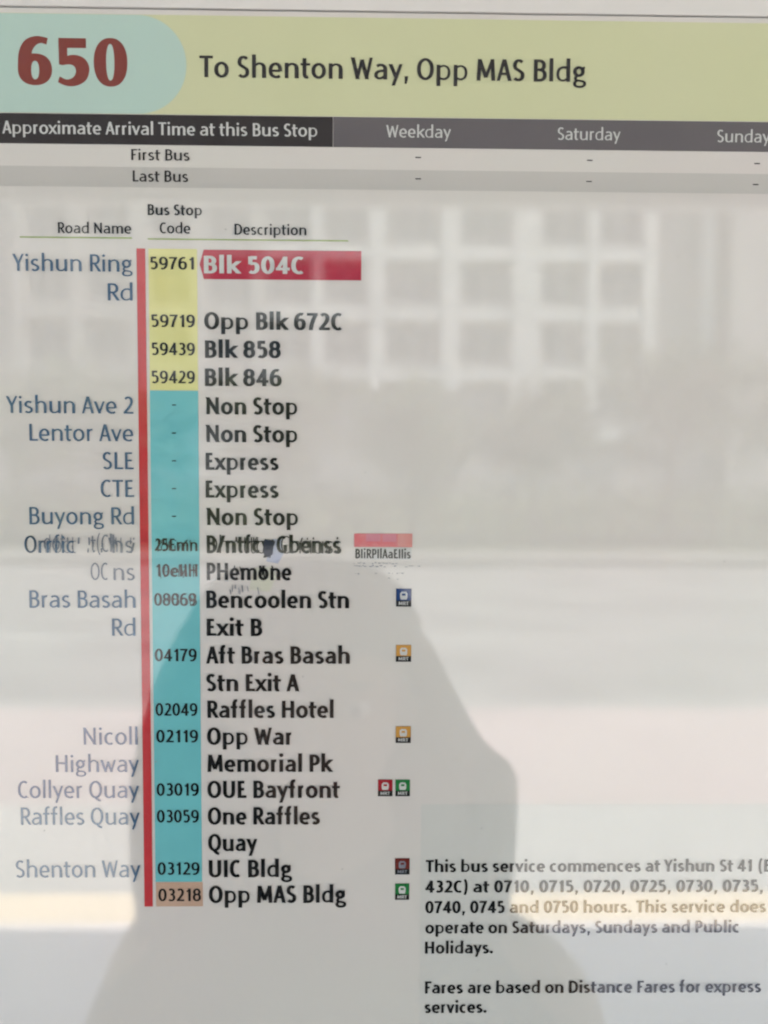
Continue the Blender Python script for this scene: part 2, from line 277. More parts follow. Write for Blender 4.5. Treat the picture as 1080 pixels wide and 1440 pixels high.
# kind, text, left, right, baseline, cap height (mm on the sheet, converted from image pixels), stroke weight, ink
TEXTS = [
    ('road_name', 'Yishun Ring', -105.01, -71.29, -2.63, 4.7, 99, 'blue'),
    ('road_name', 'Rd', -78.41, -71.4, -10.64, 4.72, 99, 'blue'),
    ('road_name', 'Yishun Ave 2', -107.67, -71.6, -42.47, 4.79, 99, 'blue'),
    ('road_name', 'Lentor Ave', -101.19, -71.7, -50.33, 4.81, 99, 'blue'),
    ('road_name', 'SLE', -80.52, -71.7, -58.3, 4.84, 99, 'blue'),
    ('road_name', 'CTE', -81.24, -71.7, -66.25, 4.86, 99, 'blue'),
    ('road_name', 'Buyong Rd', -101.66, -71.8, -74.16, 4.87, 99, 'blue'),
    ('road_name', 'Orrfic', -103.25, -89.02, -82.41, 4.89, 99, 'blue'),
    ('road_name', 'oot', -97.75, -91.65, -81.68, 4.89, 84, 'pale'),
    ('road_name', 't(Ch', -84.33, -76.59, -82.05, 4.89, 84, 'pale'),
    ('road_name', 'hs', -78.22, -72.11, -82.34, 4.89, 99, 'pale'),
    ('road_name', 'OC', -84.46, -79.56, -90.2, 4.91, 84, 'pale'),
    ('road_name', 'ns', -77.93, -71.8, -90.28, 4.91, 94, 'pale'),
    ('road_name', 'Bras Basah', -102.15, -71.69, -98.28, 4.93, 99, 'blue'),
    ('road_name', 'Rd', -78.57, -71.8, -106.47, 4.95, 99, 'blue'),
    ('road_name', 'Nicoll', -87.49, -71.58, -138.59, 5.03, 99, 'blue'),
    ('road_name', 'Highway', -95.47, -71.26, -146.75, 5.05, 99, 'blue'),
    ('road_name', 'Collyer Quay', -106.58, -71.36, -154.51, 5.07, 99, 'blue'),
    ('road_name', 'Raffles Quay', -105.91, -71.25, -162.52, 5.09, 99, 'blue'),
    ('road_name', 'Shenton Way', -107.7, -71.24, -178.4, 5.12, 99, 'blue'),
    ('stop_code', '59761', -66.29, -54.07, -1.85, 3.44, 122, 'black'),
    ('stop_code', '59719', -66.17, -53.9, -17.95, 3.47, 122, 'black'),
    ('stop_code', '59439', -66.16, -53.97, -25.85, 3.48, 122, 'black'),
    ('stop_code', '59429', -66.25, -54.03, -33.78, 3.5, 122, 'black'),
    ('stop_code', '25Emn', -65.98, -53.72, -81.73, 3.58, 122, 'black'),
    ('stop_code', '10eIIH', -65.65, -53.78, -89.16, 3.6, 122, 'black'),
    ('stop_code', '08069', -66.36, -54.26, -97.66, 3.61, 122, 'black'),
    ('stop_code', '04179', -66.34, -54.19, -113.92, 3.64, 122, 'black'),
    ('stop_code', '02049', -66.31, -54.11, -130.0, 3.67, 122, 'black'),
    ('stop_code', '02119', -66.19, -53.97, -137.93, 3.68, 122, 'black'),
    ('stop_code', '03019', -66.26, -53.89, -153.87, 3.71, 122, 'black'),
    ('stop_code', '03059', -66.25, -53.95, -161.89, 3.73, 122, 'black'),
    ('stop_code', '03129', -66.21, -53.87, -177.7, 3.75, 122, 'black'),
    ('stop_code', '03218', -66.09, -53.52, -185.71, 3.77, 122, 'black'),
    ('stop_code', '-', -60.67, -59.46, -41.04, 3.35, 90, 'black'),
    ('stop_code', '-', -60.75, -59.53, -49.03, 3.36, 90, 'black'),
    ('stop_code', '-', -60.83, -59.61, -56.95, 3.38, 90, 'black'),
    ('stop_code', '-', -60.91, -59.69, -64.91, 3.39, 90, 'black'),
    ('stop_code', '-', -60.99, -59.76, -72.89, 3.4, 90, 'black'),
    ('stop_name', 'Blk 504C', -51.27, -23.13, -2.81, 4.76, 146, 'white'),
    ('stop_name', 'Opp Blk 672C', -51.29, -12.22, -18.51, 4.8, 146, 'black'),
    ('stop_name', 'Blk 858', -51.15, -29.63, -26.49, 4.81, 146, 'black'),
    ('stop_name', 'Blk 846', -51.21, -29.44, -34.44, 4.83, 146, 'black'),
    ('stop_name', 'Non Stop', -51.17, -24.99, -42.5, 4.85, 146, 'black'),
    ('stop_name', 'Non Stop', -51.23, -25.0, -50.41, 4.87, 146, 'black'),
    ('stop_name', 'Express', -51.19, -30.31, -58.36, 4.89, 146, 'black'),
    ('stop_name', 'Express', -51.25, -30.33, -66.33, 4.91, 146, 'black'),
    ('stop_name', 'Non Stop', -51.21, -24.82, -74.22, 4.93, 146, 'black'),
    ('stop_name', 'B/ntfcy Gbenss', -51.06, -12.5, -82.23, 4.95, 146, 'black'),
    ('stop_name', 'PHemone', -51.12, -26.69, -90.16, 4.97, 146, 'black'),
    ('stop_name', 'Bencoolen Stn', -51.29, -9.99, -98.3, 4.99, 146, 'black'),
    ('stop_name', 'Exit B', -51.24, -35.17, -106.45, 5.01, 146, 'black'),
    ('stop_name', 'Aft Bras Basah', -51.51, -9.74, -114.6, 5.03, 146, 'black'),
    ('stop_name', 'Stn Exit A', -51.47, -24.46, -122.76, 5.05, 146, 'black'),
    ('stop_name', 'Raffles Hotel', -51.22, -14.48, -130.65, 5.07, 146, 'black'),
    ('stop_name', 'Opp War', -51.38, -26.76, -138.66, 5.09, 146, 'black'),
    ('stop_name', 'Memorial Pk', -51.34, -14.46, -146.74, 5.11, 146, 'black'),
    ('stop_name', 'OUE Bayfront', -51.4, -12.56, -154.58, 5.13, 146, 'black'),
    ('stop_name', 'One Raffles', -51.35, -18.42, -162.57, 5.15, 146, 'black'),
    ('stop_name', 'Quay', -51.31, -36.87, -170.61, 5.16, 146, 'black'),
    ('stop_name', 'UIC Bldg', -51.16, -26.61, -178.51, 5.19, 146, 'black'),
    ('stop_name', 'Opp MAS Bldg', -51.21, -10.6, -186.34, 5.21, 146, 'black'),
    ('stop_name', 'Dhnttoy Chauss', -50.86, -12.29, -82.34, 4.95, 50, 'black'),
    ('stop_code', '18Gnin', -65.88, -53.92, -81.83, 3.58, 52, 'black'),
    ('stop_code', '19eMlF', -65.55, -53.57, -89.26, 3.6, 52, 'black'),
    ('stop_code', '09868', -66.15, -54.05, -97.66, 3.61, 52, 'black'),
    ('road_name', 'Onloct', -102.84, -88.41, -82.41, 4.89, 45, 'pale'),
    ('title', 'To Shenton Way, Opp MAS Bldg', -52.05, 56.2, 51.02, 5.86, 118, 'black'),
    ('route_number', '650', -102.36, -72.03, 48.27, 12.87, 188, 'maroon'),
    ('bar_text', 'Approximate Arrival Time at this Bus Stop', -106.98, -19.32, 35.09, 3.46, 112, 'white'),
    ('bar_text', 'Weekday', 0.06, 18.3, 35.26, 3.36, 98, 'white'),
    ('bar_text', 'Saturday', 48.46, 66.21, 35.12, 3.37, 98, 'white'),
    ('bar_text', 'Sunday', 93.75, 108.77, 34.99, 3.38, 98, 'white'),
    ('row_title', 'First Bus', -71.3, -55.01, 28.2, 3.04, 112, 'black'),
    ('row_title', 'Last Bus', -70.98, -55.46, 22.34, 3.05, 118, 'black'),
    ('column_title', 'Bus Stop', -66.91, -51.75, 13.17, 2.95, 135, 'black'),
    ('column_title', 'Road Name', -92.07, -71.56, 7.94, 2.95, 112, 'black'),
    ('column_title', 'Code', -63.58, -54.98, 8.15, 2.95, 112, 'black'),
    ('column_title', 'Description', -42.58, -22.32, 7.96, 2.96, 118, 'black'),
    ('row_value', '-', 8.32, 9.93, 28.68, 3.33, 100, 'black'),
    ('row_value', '-', 56.86, 58.47, 28.43, 3.34, 100, 'black'),
    ('row_value', '-', 104.52, 106.15, 28.05, 3.35, 100, 'black'),
    ('row_value', '-', 8.36, 9.97, 22.8, 3.34, 100, 'black'),
    ('row_value', '-', 56.77, 58.39, 22.58, 3.35, 100, 'black'),
    ('row_value', '-', 104.3, 105.93, 22.22, 3.36, 100, 'black'),
    ('notes_line', 'This bus service commences at Yishun St 41', 12.89, 110.17, -177.14, 3.65, 146, 'black'),
    ('notes_line', '(Blk', 112.31, 121.3, -177.29, 3.67, 146, 'black'),
    ('notes_line', '432C) at 0710, 0715, 0720, 0725, 0730, 0735,', 12.83, 113.79, -183.4, 3.66, 146, 'black'),
    ('notes_line', '0740, 0745 and 0750 hours. This service does', 12.88, 114.86, -189.7, 3.68, 146, 'black'),
    ('notes_line', 'not', 116.79, 123.24, -189.89, 3.69, 146, 'black'),
    ('notes_line', 'operate on Saturdays, Sundays and Public', 12.93, 106.89, -195.93, 3.69, 146, 'black'),
    ('notes_line', 'Holidays.', 12.88, 33.2, -202.13, 3.69, 146, 'black'),
    ('notes_line', 'Fares are based on Distance Fares for express', 12.98, 114.15, -214.48, 3.72, 146, 'black'),
    ('notes_line', 'services.', 12.92, 31.51, -220.55, 3.72, 146, 'black'),
]

GLASS_R = 0.048
ROOF_Z = 2.212
def _hx(u, D=.70): return (u-540)*D/1130+.016*D-.0038
def _hz(v, D=.70): return 1.55+(655-v)*D/1130
# hair outline: height, left edge, right edge, half depth
HAIR = [(1.468, -.085, -.030, .05), (1.462, -.118, -.002, .075), (1.448, -.140, .018, .092), (1.429, -.153, .030, .105), (1.395, -.172, .047, .110), (1.361, -.186, .063, .110), (1.324, -.197, .083, .108), (1.303, -.201, .096, .106), (1.292, -.203, .113, .105), (1.282, -.203, .119, .105), (1.231, -.204, .120, .10), (1.13, -.195, .115, .09)]

# ------------------------------------------------------------------ materials
M_paper = mat('paper', (.79, .752, .715), .45, spec=.08, noise=(11, .9, (.805, .73, .71)), bump=(60, .05, .0004))
M_paper2 = mat('paper_upper', (.86, .82, .80), .45, spec=.08, noise=(14, .5, (.87, .81, .81)))
INK = {
 'black': mat('ink_black', (.011, .011, .012), .5, spec=.08, noise=(420, .5, (.03, .03, .032))),
 'blue': mat('ink_blue', (.075, .15, .26), .5, spec=.08, noise=(420, .5, (.07, .12, .21))),
 'pale': mat('ink_faded', (.17, .19, .25), .5, spec=.08, noise=(500, .8, (.36, .36, .40))),
 'maroon': mat('ink_maroon', (.25, .04, .03), .5, spec=.08, noise=(300, .5, (.25, .05, .03))),
 'white': mat('ink_white', (.72, .71, .70), .5, spec=.08, noise=(300, .4, (.6, .6, .6))),
}
def ink(n, c, c2=None, sc=90, amt=.6): return mat('ink_'+n, c, .5, spec=.08, noise=(sc, amt, c2 or tuple(q*.86 for q in c)))
I_green = ink('lime', (.735, .735, .47), (.70, .715, .43), 16)
I_badge = ink('mint', (.55, .73, .66), (.54, .69, .64), 20)
I_dark = ink('charcoal', (.012, .009, .01), (.022, .019, .02), 120)
I_grey = ink('grey_purple', (.145, .13, .14), (.12, .108, .12), 60)
I_stripe = ink('stripe', (.64, .605, .58), (.61, .58, .555), 50)
I_line = ink('green_line', (.42, .52, .20))
I_bar = ink('red', (.66, .05, .062), (.56, .04, .05), 130)
I_yel = ink('yellow', (.86, .82, .37), (.84, .77, .32), 60)
I_teal = ink('teal', (.20, .61, .66), (.18, .55, .60), 60)
I_brown = ink('tan', (.68, .45, .34), (.61, .40, .30), 120)
I_tab = ink('crimson', (.56, .035, .07), (.42, .018, .045), 110)
I_note = ink('cool_grey', (.74, .722, .695), (.75, .72, .695), 14)
I_navy = ink('navy', (.012, .05, .20)); I_orange = ink('orange', (.70, .35, .08)); I_red = ink('icon_red', (.42, .02, .035))
I_grn = ink('icon_green', (.025, .22, .06)); I_dkred = ink('dark_red', (.19, .03, .025)); I_pink = ink('pink', (.82, .20, .23), (.80, .36, .38), 300)
I_white = INK['white']; I_black = INK['black']
M_alu = mat('brushed_aluminium', (.55, .56, .57), .35, metal=1.0, noise=(30, .4, (.48, .49, .50)))
M_board = mat('backing_board', (.42, .42, .42), .7, noise=(20, .5, (.37, .37, .37)))

# ------------------------------------------------------------------ the timetable sheet (coordinates in mm, rows 8 mm apart)
BT = empty('bus_timetable', (0, 0, ORIGIN_Z), 'printed paper bus timetable for route 650 behind glass, under a green header band', 'timetable')
obj('paper_sheet', boxes('paper_sheet', [(-.128, 0, -.330, .170, .0003, .06915)]), M_paper, BT)
def patch(name, pts, depth, m, parent=None): return obj(name, flat(name, pts, depth), m, parent or BT)
patch('header_band', rect(-127, 40.85, 169, 67.75), .10, I_green)
bz0, bz1 = 40.9, 67.6; rc = (bz1-bz0)/2; cx = -55.7-rc
pts = [(-127, bz0), (cx, bz0)]+[(cx+rc*math.sin(a), (bz0+bz1)/2-rc*math.cos(a)) for a in [math.pi*i/32 for i in range(1, 32)]]+[(cx, bz1), (-127, bz1)]
badge = patch('route_badge', pts, .16, I_badge)
darkbar = patch('title_bar', rect(-127, 32.45, -14.93, 40.70), .12, I_dark)
greybar = patch('day_bar', rect(-14.75, 32.45, 169, 40.70), .12, I_grey)
patch('table_stripe', rect(-127, 20.8, 169, 26.35), .10, I_stripe)
patch('heading_rule', rect(-102.83, 6.58, -71.4, 6.98), .10, I_line)
patch('heading_rule', rect(-67, 6.38, -10.5, 6.76), .10, I_line)
patch('route_line', rect(-70.2, -187.4, -67.75, 3.9), .14, I_bar)
patch('code_column_yellow', rect(-66.9, -35.75, -53.2, 3.9), .10, I_yel)
patch('code_column_teal', rect(-66.9, -179.9, -53.2, -35.85), .10, I_teal)
patch('code_column_tan', rect(-66.8, -187.4, -53.0, -180.0), .10, I_brown)
tab = patch('current_stop_tab', [(-51.3, -4.45), (-6.8, -4.45), (-6.8, 3.75), (-51.3, 3.75), (-52.5, -.3)], .12, I_tab)
patch('notes_panel', rect(11.4, -300, 150, -156.6), .08, I_note)
for i, r in enumerate(TEXTS):
    kind, s, x0, x1, zb, cap, wt, ik = r
    par = {'route_number': badge, 'title': BT, 'bar_text': darkbar if x0 < -20 else greybar}.get(kind, BT)
    if '504' in s: par = tab
    name = {'route_number': 'route_number', 'title': 'destination_title', 'bar_text': 'bar_lettering', 'road_name': 'road_name_lettering',
            'stop_code': 'stop_code_lettering', 'stop_name': 'stop_name_lettering', 'row_title': 'row_title_lettering',
            'column_title': 'column_title_lettering', 'row_value': 'dash_mark', 'notes_line': 'notes_lettering'}[kind]
    obj(name, route_digits(x0, x1, zb, cap, .22) if kind == 'route_number' else text_mesh(s, x0, x1, zb, cap, wt, .22, .74), INK[ik], par)

# small square station icons: coloured top with a pale train front, black foot with lettering
def icon(x0, z0, x1, z1, top, mark):
    w_, h_ = x1-x0, z1-z0; zf = z0+h_*.34
    r = patch('station_icon', rect(x0, z0, x1, z1), .14, I_black if mark else I_navy)
    patch('icon_colour', rect(x0+.05, zf, x1-.05, z1-.05), .17, top, r)
    cx = (x0+x1)/2; a = w_*.24; zb, zt = zf+h_*.05, z1-h_*.17
    patch('train_front', [(cx-a*.8, zb), (cx+a*.8, zb), (cx+a, zb+h_*.12), (cx+a, zt-h_*.1), (cx+a*.6, zt), (cx-a*.6, zt), (cx-a, zt-h_*.1), (cx-a, zb+h_*.12)], .20, I_white if mark != 2 else INK['pale'], r)
    patch('train_window', rect(cx-a*.5, zb+h_*.22, cx+a*.5, zt-h_*.10), .23, top, r)
    obj('icon_lettering', text_mesh('MRT', cx-w_*.33, cx+w_*.33, z0+h_*.09, h_*.19, 120, .20), I_white if mark != 2 else INK['pale'], r)
    return r
icon(3.64, -97.8, 8.09, -92.49, I_navy, 1)
icon(3.70, -114.03, 8.14, -109.03, I_orange, 1)
icon(3.76, -138.15, 8.2, -133.15, I_orange, 1)
icon(-1.37, -154.16, 2.93, -149.13, I_red, 1)
icon(3.77, -154.17, 8.07, -149.14, I_grn, 1)
icon(3.80, -177.89, 8.13, -172.91, I_dkred, 2)
icon(3.85, -185.61, 8.07, -180.61, I_grn, 1)
# the smeared row: three washed-out pink squares over broken small lettering
I_p2 = ink('pink_violet', (.74, .27, .36), (.78, .36, .40), 300); I_p3 = ink('pink_orange', (.82, .32, .30), (.80, .42, .40), 300)
sm = patch('smeared_station_icons', rect(-8.6, -80.4, 8.2, -76.5), .14, I_pink)
sm['label'] = 'three washed-out pink icon squares with smeared lettering below'
patch('icon_colour', rect(-5.2, -78.8, -1.0, -76.6), .17, I_p2, sm); patch('icon_colour', rect(-.4, -78.9, 3.6, -76.6), .17, I_p2, sm)
patch('icon_colour', rect(4.0, -80.2, 8.1, -76.6), .17, I_p3, sm)
patch('icon_foot', rect(-6.8, -84.1, 8.0, -80.6), .14, ink('washed_white', (.66, .65, .66), (.80, .78, .78), 200), sm)
obj('icon_lettering', text_mesh('BIiRPIlAaEIIis', -8.2, 7.8, -83.7, 2.7, 140, .2), INK['black'], sm)
rnd = random.Random(4)
V = []; F = []
for zr, x0, x1, dens in ((-85.2, -8.8, 5, .55), (-86.1, -8.6, 10.6, .75), (-88.3, -9.2, -2, .3), (-88.2, 1.2, 5.2, .7), (-89.7, 1.2, 4.4, .6)):
    x = x0
    while x < x1:
        l = rnd.uniform(.2, .8)
        if rnd.random() < dens:
            z = zr+rnd.uniform(-.18, .18); t = rnd.uniform(.12, .3); b = len(V)
            V += [(x*MM, -.0002, z*MM), ((x+l)*MM, -.0002, z*MM), ((x+l)*MM, -.0002, (z+t)*MM), (x*MM, -.0002, (z+t)*MM)]; F.append((b, b+1, b+2, b+3))
        x += l+rnd.uniform(.05, .5)
obj('smeared_lettering', mesh('smear', V, F), INK['pale'], sm)
# doubled, broken strokes where the print of two rows has smeared
def scratches(name, x0, x1, z0, z1, n, seed, m, wmin=.25, wmax=.6):
    r = random.Random(seed); V = []; F = []
    for _ in range(n):
        x = r.uniform(x0, x1); z = r.uniform(z0, z1); h = r.uniform(.5, (z1-z0)*.8); h = min(h, z1-z); wd = r.uniform(wmin, wmax); sl = r.uniform(-.25, .35)*h; b = len(V)
        V += [(x*MM, -.00034, z*MM), ((x+wd)*MM, -.00034, z*MM), ((x+wd+sl)*MM, -.00034, (z+h)*MM), ((x+sl)*MM, -.00034, (z+h)*MM)]; F.append((b, b+1, b+2, b+3))
        V = V[:-4]+[(v[0], -.00034-_*2e-6, v[2]) for v in V[-4:]]
    return obj(name, mesh(name, V, F), m, BT)
scratches('smeared_print', -95, -72, -82.4, -77.9, 22, 1, INK['pale'])
scratches('smeared_print', -65.5, -54.5, -82.1, -78.6, 13, 2, INK['black'], .12, .3)
scratches('smeared_print', -65, -54.5, -89.8, -86.3, 11, 3, INK['black'], .12, .3)
scratches('smeared_print', -50, -13, -82.4, -77.6, 18, 5, INK['black'], .2, .45)
scratches('smeared_print', -49, -28, -90.3, -85.9, 10, 6, INK['black'], .2, .4)
scratches('smeared_print', -45, -36, -94.5, -91.5, 9, 7, INK['pale'], .2, .4)
patch('smeared_blot', [(-35.0, -82.1), (-33.6, -83.6), (-32.1, -82.6), (-31.6, -78.6), (-34.4, -78.2)], .36, ink('blot_navy', (.012, .016, .06)))
patch('smeared_blot', [(-34.0, -84.7), (-30.6, -85.3), (-29.0, -82.6), (-29.4, -78.4), (-32.2, -78.2)], .12, ink('blot_lilac', (.50, .52, .70), (.66, .66, .72), 200))

patch('smeared_blot', [(-39, -93), (-33, -93.5), (-31, -89), (-32.5, -86.2), (-37.5, -86.6)], .11, ink('blot_cream', (.77, .74, .62), (.78, .74, .68), 200))
r = random.Random(12); V = []; F = []
for k in range(26):
    x, z, s = r.uniform(-105, 105), r.uniform(-220, 25), r.uniform(.12, .32); b = len(V)
    for q in range(6): a = math.tau*q/6; V.append(((x+s*math.cos(a)*r.uniform(.6, 1.3))*MM, -.00038, (z+s*math.sin(a)*r.uniform(.4, 1))*MM))
    F.append(tuple(range(b, b+6)))
tag(obj('dirt_specks', mesh('specks', V, F), mat('dirt', (.38, .36, .34), .8, spec=.08), BT), kind='stuff')
# ------------------------------------------------------------------ sheet above, display case and its glass
US = empty('notice_sheet', (0, 0, ORIGIN_Z), 'blank white edge of the paper sheet above the green header band', 'notice')
obj('paper_sheet', boxes('upper', [(-.126, -.0004, .0696, .168, .0004, .28)]), M_paper2, US)
mg = bpy.data.materials.new('pane_glass'); mg.use_nodes = True; t = mg.node_tree; t.nodes.clear()
o_ = t.nodes.new('ShaderNodeOutputMaterial'); mx = t.nodes.new('ShaderNodeMixShader'); tr = t.nodes.new('ShaderNodeBsdfTransparent'); gl = t.nodes.new('ShaderNodeBsdfGlossy'); fr = t.nodes.new('ShaderNodeMapRange'); lw = t.nodes.new('ShaderNodeLayerWeight'); lw.inputs[0].default_value = .5
pw = t.nodes.new('ShaderNodeMath'); pw.operation = 'POWER'; pw.inputs[1].default_value = 5
t.links.new(lw.outputs['Facing'], pw.inputs[0]); t.links.new(pw.outputs[0], fr.inputs[0])
fr.inputs[3].default_value = GLASS_R; fr.inputs[4].default_value = 1.0        # Schlick reflectance of each face
tr.inputs[0].default_value = (.93, .94, .93, 1); gl.inputs['Roughness'].default_value = 0.0; gl.inputs[0].default_value = (1, 1, 1, 1)
t.links.new(fr.outputs[0], mx.inputs[0]); t.links.new(tr.outputs[0], mx.inputs[1]); t.links.new(gl.outputs[0], mx.inputs[2]); t.links.new(mx.outputs[0], o_.inputs[0])
DC = empty('display_case', (0, 0, ORIGIN_Z), 'shallow aluminium display case with clear glass over the bus timetable', 'display case')
X0, X1, Z0, Z1 = -.42, .46, -.62, .42
obj('backing_board', boxes('bb', [(X0, .001, Z0, X1, .006, Z1)]), M_board, DC)
obj('glass_pane', boxes('gp', [(X0+.01, -.012, Z0+.01, X1-.01, -.008, Z1-.01)]), mg, DC)
for b in ((X0-.03, -.02, Z0-.03, X0+.012, .012, Z1+.03), (X1-.012, -.02, Z0-.03, X1+.03, .012, Z1+.03), (X0+.0122, -.0198, Z1-.012, X1-.0122, .0118, Z1+.03), (X0+.0122, -.0198, Z0-.03, X1-.0122, .0118, Z0+.012)):
    obj('frame_rail', boxes('rail', [b], .002), M_alu, DC)

# ------------------------------------------------------------------ bus shelter
M_steel = mat('painted_steel', (.40, .42, .43), .45, noise=(3, .5, (.36, .38, .39)))
M_ceil = mat('roof_soffit', (.14, .135, .135), .6, noise=(2, .5, (.14, .135, .135)))
M_wall = mat('shelter_wall', (.55, .55, .53), .7, noise=(2, .5, (.5, .5, .48)))
SH = empty('bus_shelter', (0, 0, 0), 'grey steel bus shelter carrying the timetable case under its flat roof', 'bus shelter')
obj('rear_wall', boxes('rw', [(-3.6, .013, -.05, 3.6, .08, ROOF_Z+.03)]), M_wall, SH)
obj('roof', boxes('rf', [(-4.4, -1.86, ROOF_Z+.04, 4.4, .5, ROOF_Z+.12)]), M_ceil, SH)
obj('roof_edge', boxes('re', [(-4.42, -1.90, ROOF_Z, 4.42, -1.8602, ROOF_Z+.16)]), M_steel, SH)
for x in (-3.9, 3.9):
    for y in (-1.7, .2):
        obj('post', boxes('post', [(x-.06, y-.06, -.02, x+.06, y+.06, ROOF_Z+.0398)], .008), M_steel, SH)

# ------------------------------------------------------------------ ground, kerb and road behind the viewer (seen in the glass)
def slab(name, y0, y1, z, m, x=60): return tag(obj(name, boxes(name, [(-x, -y1, z-.3, x, -y0, z)]), m), kind='structure')
M_floor = mat('shelter_paving', (.78, .71, .68), .8, noise=(1.6, .7, (.70, .635, .61)), bump=(40, .2, .01))
M_cream = mat('yellow_tactile', (.78, .635, .44), .7, noise=(4, .7, (.66, .54, .37)))
M_kerb = mat('kerb_concrete', (.375, .36, .335), .8, noise=(2, .7, (.32, .31, .29)))
M_gut = mat('gutter', (.32, .31, .29), .8, noise=(2, .6, (.27, .26, .25)))
M_pink = mat('red_lane', (.385, .315, .30), .85, noise=(.7, .8, (.33, .27, .257)), bump=(60, .3, .01))
M_asph = mat('worn_asphalt', (.20, .195, .185), .85, noise=(.9, .9, (.135, .13, .125)), bump=(60, .3, .01))
M_line = mat('road_paint', (.30, .30, .28), .7, noise=(3, .8, (.22, .22, .21)))
M_grass = mat('grass', (.06, .08, .03), .9, noise=(1.2, .8, (.09, .10, .05)))
slab('pavement', -3, 2.44, 0.0, M_floor)
slab('tactile_strip', 2.44, 2.62, .004, M_cream)
slab('kerb', 2.62, 3.40, 0.0, M_kerb)
slab('gutter', 3.40, 3.58, -.10, M_gut)
slab('road', 3.58, 13.0, -.12, M_asph)
slab('bus_lane', 3.60, 5.24, -.116, M_pink)
slab('lane_line', 7.45, 7.60, -.115, M_line)
slab('lane_line', 5.26, 5.38, -.112, M_line)

tag(obj('ground', boxes('ground', [(-300, -300, -.9, 300, 300, -.45)]), M_grass), kind='structure')
slab('lawn', 14.6, 60, -.01, M_grass, 90)

# ------------------------------------------------------------------ apartment block across the road
M_fac = mat('render_grey', (.24, .235, .23), .8, noise=(.3, .5, (.21, .205, .20)))
M_white = mat('white_paint', (.50, .50, .49), .7, noise=(.4, .7, (.40, .40, .395)))
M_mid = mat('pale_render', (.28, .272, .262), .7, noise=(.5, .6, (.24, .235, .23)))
M_far = mat('far_concrete', (.15, .145, .13), .8, noise=(1.2, .8, (.10, .10, .085)))
M_win = mat('window_glass', (.05, .06, .065), .15)
M_sash = mat('sash', (.42, .42, .43), .5)
BD = empty('apartment_block', (0, -38.4, 0), 'grey apartment block with white window surrounds across the road', 'apartment block')
K = 38.6/1130
def bx(u): return (u-540)*K+.62
def bzv(v): return 1.55+(655-v)*K
obj('wall', boxes('wall', [(-19, -10, -.4, bx(1010), 0, 30)]), M_fac, BD)
obj('stair_tower', boxes('tower', [(bx(1010)+.01, -9, -.4, bx(1010)+5, 1.1, 31)]), mat('tower_paint', (.30, .28, .275), .8, noise=(.5, .5, (.26, .245, .24))), BD)
obj('roof', boxes('roof', [(-19.6, -10.6, 30, bx(1010)+5.6, 1.5, 30.5)]), M_white, BD)
cols = [(40, 16), (120, 20), (205, 24), (285, 20), (366, 16), (447, 14), (529, 22), (630, 26), (734, 38), (825, 16), (904, 18), (985, 14)]
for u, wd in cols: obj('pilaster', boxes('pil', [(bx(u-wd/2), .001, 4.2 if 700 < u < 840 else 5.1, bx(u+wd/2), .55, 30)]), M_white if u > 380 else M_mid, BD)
fl = [bzv(610)+i*2.8 for i in range(0, 10)]
wm = boxes('sash', [(-.95, 0, 0, .95, .08, .07), (-.95, 0, 1.52, .95, .08, 1.6), (-.95, 0, .0702, -.88, .08, 1.5198), (.88, 0, .0702, .95, .08, 1.5198), (-.035, 0, .0702, .035, .08, 1.5198)])
pm = boxes('pane', [(-.88, .01, .07, .88, .03, 1.52)])
for fi, z in enumerate(fl):
    for k in range(len(cols)-1):
        (u0, w0), (u1, w1) = cols[k], cols[k+1]
        a, b = bx(u0+w0/2)+.002, bx(u1-w1/2)-.002
        if (fi == 0 and not 700 < u0 < 830) or u0 >= 904: continue
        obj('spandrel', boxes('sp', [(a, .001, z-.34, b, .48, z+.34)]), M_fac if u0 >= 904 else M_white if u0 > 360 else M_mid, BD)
        o = obj('window', wm, M_sash, BD, ((a+b)/2, .01, z+.62)); p = obj('pane', pm, M_win, o)

slab('far_pavement', 13.0, 14.6, .0, M_far)
